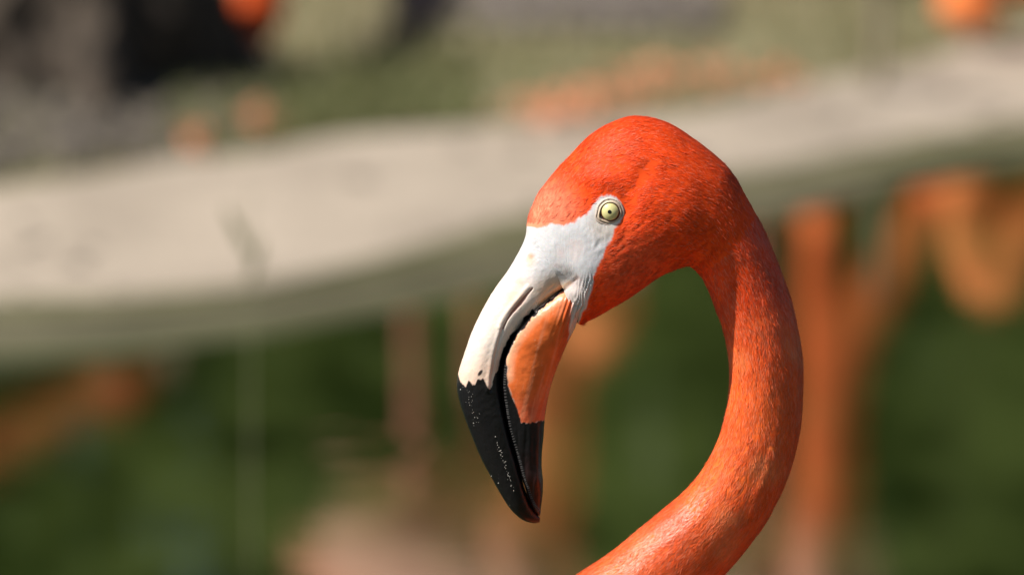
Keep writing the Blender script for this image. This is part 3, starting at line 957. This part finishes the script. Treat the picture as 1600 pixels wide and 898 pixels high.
# eyes
def make_eye(side):
    p, n = surf_at(EYE[0], EYE[1], side, N=HN)
    # smoothed normal over the socket
    q = np.hypot(P2[:, 0] - EYE[0], P2[:, 1] - EYE[1]) < 26
    q &= PV[:, 2] * side > 0
    n = HN[q].mean(0); n /= np.linalg.norm(n)
    p = HW[q].mean(0)
    n = n * 0.72 + np.array([-0.06, side * 1.0, 0.0]) * 0.28
    n /= np.linalg.norm(n)
    eu = np.array([1.0, 0, 0]); eu -= n * (eu @ n); eu /= np.linalg.norm(eu)
    ev = np.cross(n, eu)
    if ev[2] < 0:
        ev = -ev
    RB = 18.5 * S
    cb = p - n * RB * 0.44
    def cap(r, a0, a1, na, nb):
        th = np.linspace(a0, a1, na)[:, None]
        ps = np.linspace(0, 2 * math.pi, nb, endpoint=False)[None]
        v = cb + r * (np.cos(th)[..., None] * n + (np.sin(th) * np.cos(ps))[..., None] * eu + (np.sin(th) * np.sin(ps))[..., None] * ev)
        return v.reshape(-1, 3) - HB, grid_faces(na, nb)
    def orient(V, F):
        fn = vnormals(V, F)
        if (fn * (V + HB - cb)).sum() < 0:
            F = F[:, ::-1].copy()
        return V, F
    eye = link('eye', raw_mesh('eye', *orient(*cap(RB, 0.001, 2.2, 30, 40))), MAT['eyerim'], hero)
    link('iris', raw_mesh('iris', *orient(*cap(RB * 1.012, 0.001, 0.77, 18, 40))), MAT['iris'], eye)
    link('pupil', raw_mesh('pupil', *orient(*cap(RB * 1.022, 0.001, 0.165, 8, 28))), MAT['pupil'], eye)
    # lid: wrinkled ring, pointed towards the bill
    na, nr = 120, 40
    th = np.linspace(0, 2 * math.pi, na, endpoint=False)
    V, C = [], []
    for j in range(nr):
        t = j / (nr - 1)
        r = 14.6 + t * 12.5
        dth = np.angle(np.exp(1j * (th - math.radians(212))))
        almond = 1 + (0.22 * np.exp(-(dth / 0.40) ** 2)) * (1 - 0.35 * t)
        dt2 = np.angle(np.exp(1j * (th - math.radians(40))))
        almond -= 0.10 * np.exp(-(dt2 / 0.9) ** 2) * t
        rx = r * almond * 0.97 * (1 - 0.10 * (1 - t) * np.clip(np.cos(th - math.radians(110)), 0, 1))
        up = 0.5 + 0.5 * np.cos(th - math.radians(115))
        h = 4.6 * math.exp(-((t - 0.20) / 0.16) ** 2) * (0.55 + 0.7 * up) + 2.0 * math.exp(-((t - 0.58) / 0.15) ** 2) * (0.35 + 0.9 * up)
        h = h - 4.0 * sm(0.6, 1.0, np.full(na, t)) - 0.5 * math.exp(-((t - 0.41) / 0.05) ** 2)
        if j == 0:
            h = h * 0 - 1.5
        wr = 0.5 * fbm(np.stack([th * 5, np.full(na, t * 9), th * 0 + side], 1), 3) * sm(0.1, 0.4, np.full(na, t))
        h = h + wr
        V.append(p + (rx * np.cos(th) * S)[:, None] * eu + (rx * np.sin(th) * S)[:, None] * ev + (h * S)[:, None] * n)
        cream = np.array([0.78, 0.64, 0.47]); grey = np.array([0.62, 0.55, 0.49]); brown = np.array([0.14, 0.05, 0.03])
        c = cream * math.exp(-((t - 0.22) / 0.19) ** 2) + grey * (1 - math.exp(-((t - 0.22) / 0.19) ** 2))
        c = c * (1 - 0.45 * math.exp(-((t - 0.45) / 0.05) ** 2)) + brown * 0.45 * math.exp(-((t - 0.45) / 0.05) ** 2)
        if t < 0.06:
            c = brown
        low = (1 - up)[:, None]
        c = c[None] * (1 - 0.45 * low) + np.array([0.36, 0.20, 0.14])[None] * 0.45 * low
        C.append(c)
    V = np.concatenate(V) - HB
    F = grid_faces(nr, na)
    if (vnormals(V, F) @ n).sum() < 0:
        F = F[:, ::-1].copy()
    me = raw_mesh('eyelid', V, F)
    set_col(me, np.concatenate(C))
    link('eyelid', me, MAT['lid'], eye)


make_eye(-1)
make_eye(1)

# small feathers: head, neck and (larger) body
tang = np.zeros_like(HW).reshape(NR, NC, 3)
hw3 = HW.reshape(NR, NC, 3)
tang[1:-1] = hw3[2:] - hw3[:-2]
tang[0], tang[-1] = tang[1], tang[-2]
tang = tang.reshape(-1, 3)
tang /= np.linalg.norm(tang, axis=1, keepdims=True) + 1e-12
q = HW[HF]
area = 0.5 * np.linalg.norm(np.cross(q[:, 2] - q[:, 0], q[:, 3] - q[:, 1]), axis=1)
eyed = np.hypot(P2[:, 0] - EYE[0] + 2, P2[:, 1] - EYE[1])
vmask = (HDS > 0.5) & (TST > 16.2) & (eyed > 21.5)
fmask = vmask[HF].all(1)


_ph = np.tile(np.abs(((PHI + math.pi) % (2 * math.pi)) - math.pi), NR)
STREAK = fbm(np.stack([TST * 26 / 24.0, _ph * 58 / 3.0, np.sign(HD) * 7.0], 1), 3)


def feathers(name, n, tlo, thi, length, width, lift, jitter, dens=None, shade=(0.8, 1.18), nrm=0.07, pal=0.12, spread=0.38, mat='feather'):
    fm = fmask & (ft >= tlo) & (ft < thi)
    w = area * fm
    if dens is not None:
        w = w * dens
    idx = RNG.choice(len(HF), n, p=w / w.sum())
    a, b = RNG.uniform(0, 1, n)[:, None], RNG.uniform(0, 1, n)[:, None]
    Q = HF[idx]
    def bil(A):
        return (A[Q[:, 0]] * (1 - a) + A[Q[:, 1]] * a) * (1 - b) + (A[Q[:, 3]] * (1 - a) + A[Q[:, 2]] * a) * b
    cc_ = 0
    p, nn, tt, cc_ = bil(HW), bil(HN), bil(tang), bil(HCOL * (1 + 0.16 * STREAK)[:, None])
    nn /= np.linalg.norm(nn, axis=1, keepdims=True)
    tt = tt - nn * (tt * nn).sum(1, keepdims=True)
    tt /= np.linalg.norm(tt, axis=1, keepdims=True)
    sd = np.cross(nn, tt)
    # neighbouring feathers lean together
    cl = vnoise(np.stack([p[:, 0] / S / 17, p[:, 1] / S / 17, p[:, 2] / S / 17], 1))
    ang = (jitter * RNG.normal(0, 1, n) + jitter * 1.3 * cl)[:, None]
    t2 = tt * np.cos(ang) + sd * np.sin(ang)
    s2 = np.cross(nn, t2)
    Ln = (length * RNG.uniform(0.6, 1.3, n) * S)[:, None]
    Wd = (width * RNG.uniform(0.7, 1.3, n) * S)[:, None]
    lf = (lift * RNG.uniform(0.3, 1.6, n))[:, None]
    rows = []
    nv = []
    for t, ww in ((0.0, 0.55), (0.38, 1.0), (0.75, 0.75), (1.0, 0.12)):
        c = p + t2 * Ln * t + nn * (Ln * lf * (t - 0.45 * t * t) - 0.25 * S)
        rows += [c - s2 * Wd * ww * 0.5, c + s2 * Wd * ww * 0.5]
        e = nn - t2 * lf * 0.5
        nv += [e - s2 * spread, e + s2 * spread]
    V = np.stack(rows, 1).reshape(-1, 3) - HB
    Nv = np.stack(nv, 1).reshape(-1, 3)
    Nv += np.repeat(RNG.normal(0, nrm, (n, 3)), 8, 0)
    Nv /= np.linalg.norm(Nv, axis=1, keepdims=True)
    base = np.arange(n)[:, None] * 8
    F = np.concatenate([base + np.array([[0, 2, 3, 1]]), base + np.array([[2, 4, 5, 3]]), base + np.array([[4, 6, 7, 5]])])
    me = raw_mesh(name, V, F)
    sh = RNG.uniform(shade[0], shade[1], n)[:, None]
    C = cc_ * sh
    pale = (RNG.uniform(0, 1, n) < pal)[:, None]
    C = np.where(pale, C * 0.7 + np.array([0.9, 0.42, 0.27]) * 0.3, C)  # paler feathers: partly own tone, partly painted highlights on the strands
    C8 = np.repeat(C, 8, 0).reshape(n, 8, 3)
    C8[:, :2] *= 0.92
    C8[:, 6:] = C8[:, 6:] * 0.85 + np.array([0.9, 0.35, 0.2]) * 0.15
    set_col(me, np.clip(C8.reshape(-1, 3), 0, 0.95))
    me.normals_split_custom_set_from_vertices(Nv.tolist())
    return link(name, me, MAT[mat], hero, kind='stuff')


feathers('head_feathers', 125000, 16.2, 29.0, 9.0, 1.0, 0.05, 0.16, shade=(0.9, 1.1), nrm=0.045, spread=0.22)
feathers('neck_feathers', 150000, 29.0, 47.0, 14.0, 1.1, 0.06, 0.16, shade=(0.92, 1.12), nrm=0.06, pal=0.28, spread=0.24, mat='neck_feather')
feathers('edge_down', 9000, 17.0, 47.0, 11.0, 0.75, 0.26, 0.3, shade=(0.9, 1.2), nrm=0.12, pal=0.3)
feathers('body_feathers', 5000, 47.0, 56.0, 70.0, 30.0, 0.12, 0.15)

# lamellae: the comb of fine ridges where the mandibles meet
GL = np.array(GAPE[8:])
tt_ = np.linspace(0, len(GL) - 1.35, 72)
GP = catmull(GL, None, tt_)
GT = np.gradient(GP, axis=0); GT /= np.linalg.norm(GT, axis=1, keepdims=True)
parts = []
for side in (-1, 1):
    for (gx_, gy_), (tx_, ty_) in zip(GP, GT):
        p, n = surf_at(gx_ + 3.2, gy_ - 0.5, side, V=LV, W=LW, N=vnormals(LW, LFw))if False else (None, None)
        break
LNW = vnormals(LW, LFw)
for side in (-1, 1):
    sel = np.where(LV[:, 2] * side > 0)[0]
    for (gx_, gy_), (tx_, ty_) in zip(GP, GT):
        i = sel[np.argmin((LV[sel, 0] - gx_ - 6.5) ** 2 + (LV[sel, 1] + np.abs(LV[sel, 2]) * SP - gy_) ** 2)]
        p = LW[i]; n = LNW[i]
        t3 = np.array([tx_, 0, -ty_]); t3 -= n * (t3 @ n); t3 /= np.linalg.norm(t3)
        s3 = np.cross(n, t3)
        b8 = np.array([[sx, sy, sz] for sz in (-1, 1) for sy in (-1, 1) for sx in (-1, 1)], float)
        b8[4:, :2] *= 0.6
        v = p + (b8[:, :1] * 0.75 * t3 + b8[:, 1:2] * 2.8 * s3 + b8[:, 2:] * 0.8 * n) * S
        f8 = np.array([[0, 1, 3, 2], [4, 6, 7, 5], [0, 4, 5, 1], [2, 3, 7, 6], [0, 2, 6, 4], [1, 5, 7, 3]])
        parts.append((v - HB, f8))
V, F = merge(parts)
link('lamellae', raw_mesh('lamellae', V, F, smooth=False), MAT['lamella'], lower, kind='stuff')

# dried flecks on the black bill
parts = []
spots = []
for k in range(30):
    t = RNG.uniform(0, 1)
    spots.append((730 + 18 * t + RNG.normal(0, 4), 612 + 52 * t + RNG.normal(0, 5), RNG.uniform(0.25, 0.75)))
for k in range(46):
    t = RNG.uniform(0, 1)
    spots.append((774 + 27 * t + RNG.normal(0, 1.4), 683 + 80 * t, RNG.uniform(0.3, 0.85)))
spots += [(720, 608, 1.0), (740, 661, 1.1), (768, 744, .7), (779, 755, .8), (797, 790, .6), (774, 682, 1.1), (803, 767, .9)]
for x, y, r in spots:
    i = np.argmin((P2[:, 0] - x) ** 2 + (P2[:, 1] - y) ** 2 + np.where(PV[:, 2] < 0, 0, 1e9) + np.where(TST < 15, 0, 1e9))
    v = ico * r * S * (1 + 0.3 * RNG.uniform(-1, 1, (12, 1))) + HW[i] + HN[i] * 0.2 * S
    parts.append((v - HB, icf))
V, F = merge(parts)
link('dried_flecks', raw_mesh('dried_flecks', V, F, smooth=False), MAT['fleck'], upper, kind='stuff')

# folded wings, tail quills and legs of the same bird (below the picture)
for side in (-1, 1):
    ws = catmull(np.array([(1180, 1300, 30, 60), (1350, 1330, 150, 60), (1600, 1360, 165, 50), (1850, 1400, 120, 35), (2050, 1440, 60, 18), (2160, 1455, 8, 5)], float), 40)
    V = []
    a = np.linspace(0, 2 * math.pi, 24, endpoint=False)
    for r in ws:
        off = np.interp(r[0], [1180, 1400, 1650, 1900, 2160], [190, 225, 215, 140, 40])
        V.append(np.stack([np.full(24, r[0]), r[1] + np.cos(a) * r[2], side * (off + np.sin(a) * r[3] * 0.5)], 1))
    V = np.concatenate(V)
    W_ = px2w(V[:, 0], V[:, 1], V[:, 2]) - HB
    wing = link('wing', raw_mesh('wing', W_, grid_faces(40, 24)), MAT['wing'], hero)
    for k in range(4):
        t = np.linspace(0, 1, 10)
        path = np.stack([1900 + 330 * t, 1440 + 10 * k + 30 * t, side * (130 - 18 * k - 60 * t)], 1)
        pw = px2w(path[:, 0], path[:, 1], path[:, 2]) - HB
        rad = [(max(0.002, 0.012 * math.sin(math.pi * min(0.98, 0.25 + 0.75 * tt))), 0.002) for tt in t]
        V, F = tube(pw, rad, 8)
        link('primary_feather', raw_mesh('primary_feather', V, F), MAT['primaries'], wing)
    kx = 1430 + 60 * side
    hip = px2w(np.array([kx + 0.0]), np.array([1590.0]), np.array([side * 90.0]))[0]
    ank = np.array([hip[0] + 0.03, hip[1], 0.06]); foot = np.array([hip[0] + 0.0, hip[1], -0.29])
    path = catmull(np.array([hip, hip * 0.5 + ank * 0.5 + np.array([0.015, 0, 0]), ank, ank * 0.5 + foot * 0.5, foot]), 24)
    rad = np.interp(np.linspace(0, 1, 24), [0, 0.2, 0.45, 0.5, 0.55, 1], [0.03, 0.014, 0.009, 0.013, 0.009, 0.008])
    V, F = tube(path - HB, rad, 12)
    toes = [(V, F)]
    for da in (-0.5, 0, 0.5, math.pi):
        ln = 0.075 if da < 3 else 0.02
        t = np.linspace(0, 1, 6)[:, None]
        d3 = np.array([-math.cos(da), math.sin(da) * 1.0, -0.05])
        toes.append(tube(foot - HB + d3 * ln * t, np.linspace(0.006, 0.003, 6), 8))
    V, F = merge(toes)
    link('leg', raw_mesh('leg', V, F), MAT['leg'], hero)

# ------------------------------------------------------------------ flamingos wading behind, out of focus
MAT['coral'] = m_attr('coral_plumage', 0.7, 0.2, var=(25, 0.75), bump=(120, 0.5, 0.004))
m = MatB('flamingo_bill_black'); m.set(Base_Color=(0.015, 0.013, 0.013, 1), Roughness=0.35); MAT['billtip'] = m.m
m = MatB('flamingo_bill_pale'); m.set(Base_Color=(0.62, 0.42, 0.34, 1), Roughness=0.45); MAT['billpale'] = m.m


def wader(label, body_c, heading, neck, head_dir, k=1.0, pale=(0.62, 0.30, 0.21), coral=(0.66, 0.15, 0.045), floor=-0.3, legs=True, bl=1.0, nk=1.0):
    body_c = np.asarray(body_c, float)
    h = np.asarray(heading, float); h /= np.linalg.norm(h)
    base = np.array([body_c[0], body_c[1], floor])
    o = thing('flamingo', label, 'flamingo', base, 'flamingos')
    side = np.cross(h, [0, 0, 1.0]); side /= np.linalg.norm(side)
    neck = np.asarray(neck, float)
    hd = np.asarray(head_dir, float); hd /= np.linalg.norm(hd)
    up = np.array([0, 0, 1.0])
    pts = [body_c - h * .25 * k * bl + up * .03 * k, body_c - h * .19 * k * bl + up * .02 * k, body_c - h * .10 * k * bl, body_c, body_c + h * .10 * k * bl, body_c + h * .16 * k * bl + up * .02]
    rad = [(.008, .008), (.045, .04), (.085, .08), (.10, .098), (.085, .085), (.055, .055)]
    for i, p in enumerate(neck):
        pts.append(p); f = i / max(1, len(neck) - 1)
        rad.append(((.034 - .012 * f) * nk,) * 2)
    e = neck[-1]
    for d, r in ((.03, .027 * nk), (.055, .028 * nk), (.08, .021 * nk), (.095, .014)):
        pts.append(e + hd * d * k); rad.append((r, r))
    A = np.hstack([np.array(pts), np.array(rad) * k])
    R_ = catmull(A, 150)
    R_[:, 3:] = np.maximum(R_[:, 3:], 0.004)
    V, F = tube(R_[:, :3], R_[:, 3:], 28)
    me = raw_mesh('body', V - base, F)
    t = np.repeat(np.linspace(0, 1, 150), 28)
    w = sm(5.0 / (len(pts) - 1), 7.0 / (len(pts) - 1), t)[:, None]
    set_col(me, np.asarray(pale) * (1 - w) + np.asarray(coral) * w)
    link('body', me, MAT['coral'], o)
    dn = np.array([0, 0, -1.0])
    b0 = e + hd * .085 * k
    b1 = b0 + (hd * .035 + dn * .01) * k; b2 = b1 + (hd * .012 + dn * .04) * k
    for nm, off, r in (('upper_bill', hd * .004, .014), ('lower_bill', dn * .011 - hd * .008, .010)):
        P_ = catmull(np.array([b0 + off, (b0 + b1) / 2 + off, b1 + off]), 8)
        V, F = tube(P_, np.linspace(r, r * .9, 8) * k, 14)
        b_ = link(nm, raw_mesh(nm, V - base, F), MAT['billpale'], o)
        P_ = catmull(np.array([b1 + off, (b1 + b2) / 2 + off + hd * .006 * k, b2 + off * .3]), 8)
        V, F = tube(P_, np.linspace(r * .9, r * .2, 8) * k, 14)
        link('bill_tip', raw_mesh('bill_tip', V - base, F), MAT['billtip'], b_)
    es = np.cross(hd, up)
    es = es / np.linalg.norm(es) if np.linalg.norm(es) > 0.1 else np.array([1.0, 0, 0])
    for sg in (-1, 1):
        V = ico * .006 * k + e + hd * .06 * k + es * sg * .025 * k + up * .006
        link('eye', raw_mesh('eye', V - base, icf), MAT['iris'], o)
        W = []
        a = np.linspace(0, 2 * math.pi, 16, endpoint=False)
        for f, rr_ in zip(np.linspace(.13, -.27, 14), (.02, .05, .065, .072, .075, .074, .07, .064, .056, .046, .036, .026, .015, .004)):
            c = body_c + h * f * k * bl + side * sg * k * .075 * max(.15, 1 - abs(f + .02) * 3) + up * (.022 * k)
            W.append(c + (np.cos(a) * rr_ * k)[:, None] * up + (np.sin(a) * .022 * k * min(1, rr_ / .05))[:, None] * side)
        wm = raw_mesh('wing', np.concatenate(W) - base, grid_faces(14, 16))
        set_col(wm, np.tile(np.asarray(pale) * 0.6 + np.asarray(coral) * 0.4, (14 * 16, 1)))
        link('wing', wm, MAT['coral'], o)
        if legs:
            hip = body_c + side * sg * .04 * k - up * .07 * k
            ft_ = np.array([hip[0], hip[1], floor])
            P_ = catmull(np.array([hip, hip * .5 + ft_ * .5 + h * -.02, ft_]), 14)
            V, F = tube(P_, np.interp(np.linspace(0, 1, 14), [0, .2, .45, .5, .55, 1], [.02, .011, .008, .012, .008, .008]) * k, 10)
            toes = [(V, F)]
            for da in (-.5, 0, .5):
                d3 = h * math.cos(da) + side * math.sin(da)
                toes.append(tube(ft_ + d3 * .07 * k * np.linspace(0, 1, 5)[:, None] + up * .006, np.linspace(.006, .003, 5) * k, 6))
            V, F = merge(toes)
            link('leg', raw_mesh('leg', V - base, F), MAT['leg'], o)
    return o


def N_(pts, Y):
    return [at(q[0], q[1], Y + (q[2] if len(q) > 2 else 0)) for q in pts]


def M_(pts, Y):
    out = []
    for q in pts:
        p = at(q[0], q[1], Y + (q[2] if len(q) > 2 else 0))
        out.append(np.array([p[0], p[1], -p[2]]))
    return out


LAWN = 0.085
wader('coral flamingo on the lawn bending its neck straight down, mirrored right of the sharp neck',
      M_([(1262, 900)], 11.2)[0], (0.1, -1, 0), M_([(1275, 830), (1290, 770), (1294, 690), (1292, 600), (1288, 520), (1284, 440), (1283, 370)], 10.98), (0.0, -0.2, -1.0), k=1.05, pale=(0.95, 0.58, 0.46), coral=(0.95, 0.17, 0.045), floor=LAWN, nk=1.15)
wader('coral flamingo with slanting neck, mirrored right of the upright mirrored neck',
      M_([(1235, 975)], 11.0)[0], (0.35, -1, 0), M_([(1285, 870), (1300, 770), (1300, 650), (1320, 550), (1362, 465), (1412, 390), (1452, 318)], 10.85), (0.4, -0.1, -1.0), k=1.05, pale=(0.95, 0.60, 0.48), coral=(0.95, 0.18, 0.05), floor=LAWN, nk=1.35)
wader('pale pink flamingo on the lawn lowering its head, mirrored below the bill tip',
      M_([(705, 895)], 11.2)[0], (0.6, -0.8, 0), M_([(815, 850), (850, 780), (862, 700), (864, 630), (878, 575), (902, 540)], 11.05), (0.5, -0.3, -0.8), k=1.3, pale=(0.95, 0.52, 0.42), coral=(0.88, 0.25, 0.08), floor=LAWN, nk=1.3)
wader('rusty flamingo on the lawn reaching its neck sideways, mirrored at the left edge',
      M_([(-330, 800)], 11.2)[0], (0.9, -0.3, 0), M_([(-170, 740), (-100, 712), (-20, 682), (70, 642), (140, 605)], 11.1), (1.0, -0.1, -0.35), k=1.0, pale=(0.8, 0.35, 0.22), coral=(0.50, 0.10, 0.035), floor=LAWN, nk=1.3)
wader('distant orange-red flamingo lowering its black bill beside the tree base',
      at(600, -240, 11.2), (-0.8, -0.6, 0), N_([(480, -235, .7), (440, -205, .4), (415, -130, .15), (408, -90, .05), (407, -55)], 10.15), (-0.05, -0.1, -1.0), coral=(0.85, 0.12, 0.025), floor=0.09, legs=False, nk=1.1)
wader('distant orange flamingo bending its neck to the sand at the upper right corner',
      at(2000, -110, 10.5), (-1, -0.1, 0), N_([(1790, -70), (1690, -50), (1620, -60), (1588, -110), (1566, -150), (1542, -140), (1524, -90), (1516, -25)], 10.45), (0.02, -0.1, -1.0), k=.6, pale=(0.70, 0.38, 0.28), coral=(0.90, 0.25, 0.07), floor=0.06, legs=False, nk=2.5)

# shed feathers on the sand edge
def shed(name, pts, label):
    V, F, C = [], [], []
    for i, (px, py, sz) in enumerate(pts):
        p = ground(px, py, 0.065)
        zz = max(gz(p[0], p[1]), 0.06) + RNG.uniform(0.004, 0.012)
        a = RNG.uniform(0, 2 * math.pi)
        d = np.array([math.cos(a), math.sin(a), RNG.uniform(-.1, .5)]); n = np.array([-math.sin(a), math.cos(a), RNG.uniform(-.3, .3)])
        q = np.array([p[0], p[1], zz])
        for t, w in ((0, .1), (.3, 1), (.65, .9), (1, .1)):
            c = q + d * sz * t + np.array([0, 0, sz * .25 * math.sin(t * 3)])
            V += [c - n * sz * .16 * w, c + n * sz * .16 * w]
        for r in range(3):
            F.append([8 * i + 2 * r, 8 * i + 2 * r + 1, 8 * i + 2 * r + 3, 8 * i + 2 * r + 2])
        C += [np.array([0.74, 0.30, 0.16]) * RNG.uniform(.8, 1.15)] * 8
    me = raw_mesh(name, np.array(V), np.array(F))
    set_col(me, np.array(C))
    link(name, me, MAT['grass'], kind='stuff', label=label, category='feathers')


pts = []
for i in range(85):
    t = RNG.uniform(0, 1) ** 1.2
    pts.append((810 + 255 * t + RNG.normal(0, 8), 192 - 62 * t + RNG.normal(0, 9 + 6 * t), 0.03 * RNG.uniform(.7, 1.4)))
for i in range(30):
    pts.append((RNG.uniform(1060, 1280), RNG.normal(132, 9), 0.03 * RNG.uniform(.7, 1.3)))
shed('shed_feathers', pts, 'coral feathers strewn along the sand edge behind the head')
pts = [(305 + RNG.normal(0, 9), 228 + RNG.normal(0, 10), 0.028) for i in range(9)] + [(405 + RNG.normal(0, 10), 195 + RNG.normal(0, 12), 0.03) for i in range(12)]
shed('shed_feathers', pts, 'few orange feathers lying by the gravel at the upper left')

# reed and pale post
MAT['stake'] = m_noise('weathered_wood', [(0.3, (0.17, 0.14, 0.095)), (0.7, (0.32, 0.27, 0.19))], 20, 0.85, 0.6, 0.004, 70)
MAT['reed'] = m_noise('dry_reed', [(0.3, (0.20, 0.20, 0.10)), (0.7, (0.34, 0.31, 0.19))], 30, 0.8)

def pole(name, px, py_base, py_top, z0, r, mat, label, cat, lean=0.0):
    b = ground(px, py_base, z0)
    tp_ = at(px + lean, py_top, b[1])
    b = b.copy(); b[2] = z0 - 0.25
    t = np.linspace(0, 1, 24)[:, None]
    P_ = b * (1 - t) + tp_ * t + np.stack([0.004 * np.sin(t[:, 0] * 9), 0.003 * np.cos(t[:, 0] * 7), t[:, 0] * 0], 1)
    V, F = tube(P_, r * (1 - .25 * t[:, 0]) * (1 + .08 * np.sin(t[:, 0] * 41)), 10)
    top = tube(np.array([P_[-1], P_[-1] + np.array([0, 0, r * .4])]), [r * .75, r * .1], 10)
    return link(name, raw_mesh(name, *merge([(V, F), top])), mat, label=label, category=cat)


pole('wooden_stake', 1370, 112, -40, 0.075, 0.011, MAT['stake'], 'pale thin stake in the grass at the upper right', 'stake', 2)
b = ground(390, 880, 0)
top_ = at(392, 300, b[1])
o = thing('reed', 'faint slender reed rising from the pond at the left', 'reed', (b[0], b[1], -0.2))
t = np.linspace(0, 1, 20)[:, None]
P_ = np.array([0, 0, 0.0]) * (1 - t) + (top_ - np.array([b[0], b[1], -0.2])) * t
link('stem', raw_mesh('stem', *tube(P_, np.linspace(0.0011, 0.0007, 20), 8)), MAT['reed'], o)
for (lx, ly), (mx_, my_) in (((352, 322), (392, 400)), ((408, 372), (391, 440))):
    e = at(lx, ly, b[1]) - np.array([b[0], b[1], -0.2]); r0 = at(mx_, my_, b[1]) - np.array([b[0], b[1], -0.2])
    t = np.linspace(0, 1, 8)[:, None]
    Pl = r0 * (1 - t) + e * t
    V = np.concatenate([Pl + np.array([1, 0, .3]) * 0.0045 * np.sin(np.pi * (0.1 + .85 * t)), Pl - np.array([1, 0, .3]) * 0.0045 * np.sin(np.pi * (0.1 + .85 * t))])
    F = np.array([[i, i + 1, 9 + i, 8 + i] for i in range(7)])
    link('leaf', raw_mesh('leaf', V, F), MAT['reed'], o)
